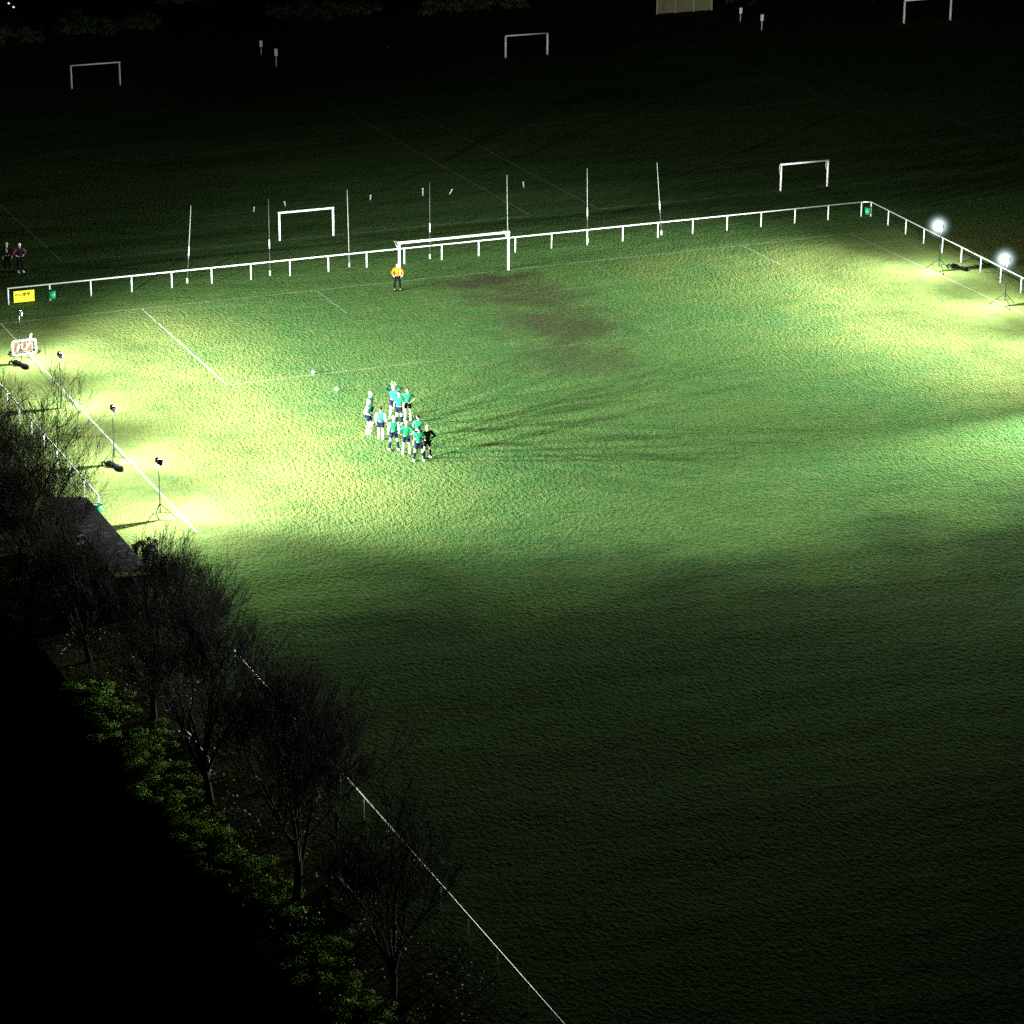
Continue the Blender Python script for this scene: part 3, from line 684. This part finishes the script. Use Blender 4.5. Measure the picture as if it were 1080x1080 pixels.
# ------------------------------------------------------------------ bank undergrowth (nobody could count the leaves)
def leaves(b,c,r,n,size,rr,flat=.7,wide=.32):
    for _ in range(n):
        d=Vector((rr.gauss(0,1),rr.gauss(0,1),abs(rr.gauss(0,.9)))).normalized()
        p=c+Vector((d.x*r,d.y*r,d.z*r*flat))*rr.uniform(.75,1.05)
        nrm=(d+Vector((rr.uniform(-.7,.7),rr.uniform(-.7,.7),rr.uniform(-.4,.7)))).normalized()
        a=nrm.orthogonal().normalized(); a=Quaternion(nrm,rr.uniform(0,6.28))@a; e=nrm.cross(a)
        s=size*rr.uniform(.6,1.3); b.add([p-a*s*.5,p+e*s*wide,p+a*s*.6,p-e*s*wide],[(0,1,2,3)])
rr=random.Random(4); b=MB()
y=-98.
while y<-12:
    for _ in range(4):
        x=-38.35+.3*math.sin(y*.31)+(y+60)*-.045+rr.gauss(0,.6); r=rr.uniform(.16,.42)
        if -53.5<y<-47.6 or mnoise.noise((x*.5,y*.28,5))<-.3: continue
        leaves(b,Vector((x,y+rr.uniform(-.3,.3),gz(x,y)-.03)),r*1.15,int(980*r),.06,rr,rr.uniform(.26,.5),.13)
    y+=.33
for _ in range(150):
    y=rr.uniform(-97,-58); x=rr.uniform(-37.8,-34.2); r=rr.uniform(.12,.3)
    if mnoise.noise((x*.4,y*.4,2))<0: continue
    leaves(b,Vector((x,y,gz(x,y)+.02)),r,int(90*r),.10,rr)
tag(b.build('rough_growth',M['ivy']),'low rough green growth lit in strips along the edge of the dark bank','ground cover',kind='stuff')
b=MB()
for _ in range(9000):
    x=rr.uniform(-38.6,-32.6); y=rr.uniform(-97,-20)
    if mnoise.noise((x*.5,y*.5,7))<-.02: continue
    p=Vector((x,y,gz(x,y)+rr.uniform(.02,.16))); nrm=Vector((rr.uniform(-1,1),rr.uniform(-1,1),rr.uniform(.2,1))).normalized()
    a=nrm.orthogonal().normalized(); a=Quaternion(nrm,rr.uniform(0,6.28))@a; e=nrm.cross(a); s=rr.uniform(.05,.13)
    b.add([p-a*s*.5,p+e*s*.35,p+a*s*.6,p-e*s*.35],[(0,1,2,3)])
tag(b.build('leaf_litter',M['litter']),'pale dead leaves and stalks scattered under the trees','leaf litter',kind='stuff')

# ------------------------------------------------------------------ far boundary
def bush(loc,w,d,h,seed,label,m,group=None):
    rr=random.Random(seed); t=thing('bush',label,'bush',(loc[0],loc[1],0),0,group)
    b=MB()
    for _ in range(int(w*d*3)+8):
        c=Vector((rr.uniform(-w/2,w/2),rr.uniform(-d/2,d/2),rr.uniform(.3,.85)*h*rr.uniform(.6,1)))
        leaves(b,c,rr.uniform(.4,.8),46,.24,rr,.9)
    b.build('foliage',m,t)
    b=MB()
    for k in range(4): b.tube([(rr.uniform(-w/3,w/3),rr.uniform(-d/3,d/3),0),(rr.uniform(-w/3,w/3),0,h*.6)],[.06,.03],6)
    b.build('stem',M['bark'],t); return t
bush((13.,97.5),9,2,2.6,1,'russet brown hedge bush in the dark at the top edge, left of centre',M['russet'])
for i,(x,y,w,h,lab) in enumerate(((-9,84,9,2.2,'dark bush at the top left corner of the far field'),(2,85,9,2.4,'dark bush behind the far left goal'),(22,85,10,2.2,'dark bush left of the far middle goal'),
   (36,83,10,2.5,'dark bush behind the far middle goal'),(64,79.5,9,2.6,'dark bush right of the plank fence'),(76,77,9,2.4,'dark bush behind the far right goal'))):
    bush((x,y),w,2,h,30+i,lab,M['hedge_dark'],'dark bushes along the far boundary')
t=thing('plank_fence','weathered plank fence with pale concrete posts at the top edge, right of centre','fence',(55.,78.3,0),R(1))
for i in range(3):
    x0=-2.8+i*1.9+.0
    b=MB(); rr=random.Random(i)
    for k in range(14):
        b.box((x0+.07+.125*k+.06,rr.uniform(-.008,.008),.92+rr.uniform(-.02,.02)),(.118,.02,1.75))
    for z in(.4,1.4): b.box((x0+.95,.04,z),(1.76,.05,.08))
    b.build('panel',M['wood'],t)
for i in range(4):
    b=MB(); b.box((-2.8+1.9*i-.02,-.01,.98),(.11,.11,1.96)); b.build('post',M['concrete'],t)
for x,y,h,lab in((-5.4,89.6,2.4,'tiny lit lamp in the top left corner, lower brighter one'),(-6.0,88.8,2.9,'tiny lit lamp in the top left corner, upper fainter one')):
    t=thing('street_lamp',lab,'lamp',(x,y,0))
    b=MB(); b.tube([(0,0,0),(0,0,h),(0,-.3,h+.15)],.04,6); b.build('pole',M['dark_metal'],t)
    b=MB(); b.ball((0,-.32,h+.1),(.10,.12,.07)); b.build('lamp_shade',M['far_lamp'],t)

# ------------------------------------------------------------------ sky and moonlight
w=bpy.data.worlds.new('World'); SC.world=w; w.use_nodes=True; nt=w.node_tree
sk=nt.nodes.new('ShaderNodeTexSky'); sk.sky_type='NISHITA'; sk.sun_disc=False; sk.sun_elevation=R(35); sk.sun_rotation=R(200)
bg=nt.nodes['Background']; nt.links.new(sk.outputs[0],bg.inputs['Color']); bg.inputs['Strength'].default_value=.00006
sd=bpy.data.lights.new('moonlight','SUN'); sd.energy=.0006; sd.angle=R(.5); sd.color=(.8,.9,1)
so=bpy.data.objects.new('moonlight',sd); COL.objects.link(so); so.rotation_euler=(R(55),0,R(20)); so.location=(0,0,60)

# ------------------------------------------------------------------ camera (fitted to the pitch markings)
f=3.04940916080876; yaw,pit,roll=0.4088737535533252,0.3460327156303562,0.006942509028270551
cy,sy=math.cos(yaw),math.sin(yaw)
fw=Vector((sy*math.cos(pit),cy*math.cos(pit),-math.sin(pit))); r0=Vector((cy,-sy,0)); u0=r0.cross(fw)
r1=r0*math.cos(roll)+u0*math.sin(roll); u1=-r0*math.sin(roll)+u0*math.cos(roll)
cd=bpy.data.cameras.new('camera'); cam=bpy.data.objects.new('camera',cd); COL.objects.link(cam)
cd.sensor_width=36; cd.sensor_fit='HORIZONTAL'; cd.lens=36*f*1000/1080; cd.clip_start=1; cd.clip_end=8000
Mx=Matrix.Identity(4)
for i in range(3): Mx[i][0]=r1[i]; Mx[i][1]=u1[i]; Mx[i][2]=-fw[i]
Mx.translation=Vector((-65.95123890736161,-161.5081349986058,47.26121912716957)); cam.matrix_world=Mx
SC.camera=cam
SC.view_settings.view_transform='Standard'; SC.view_settings.look='None'; SC.view_settings.exposure=0; SC.view_settings.gamma=1
SC.render.engine='CYCLES'; cy_=SC.cycles; cy_.max_bounces=4; cy_.caustics_reflective=False; cy_.caustics_refractive=False; cy_.diffuse_bounces=2; cy_.glossy_bounces=2; cy_.transparent_max_bounces=6; cy_.use_denoising=False; cy_.sample_clamp_indirect=2.
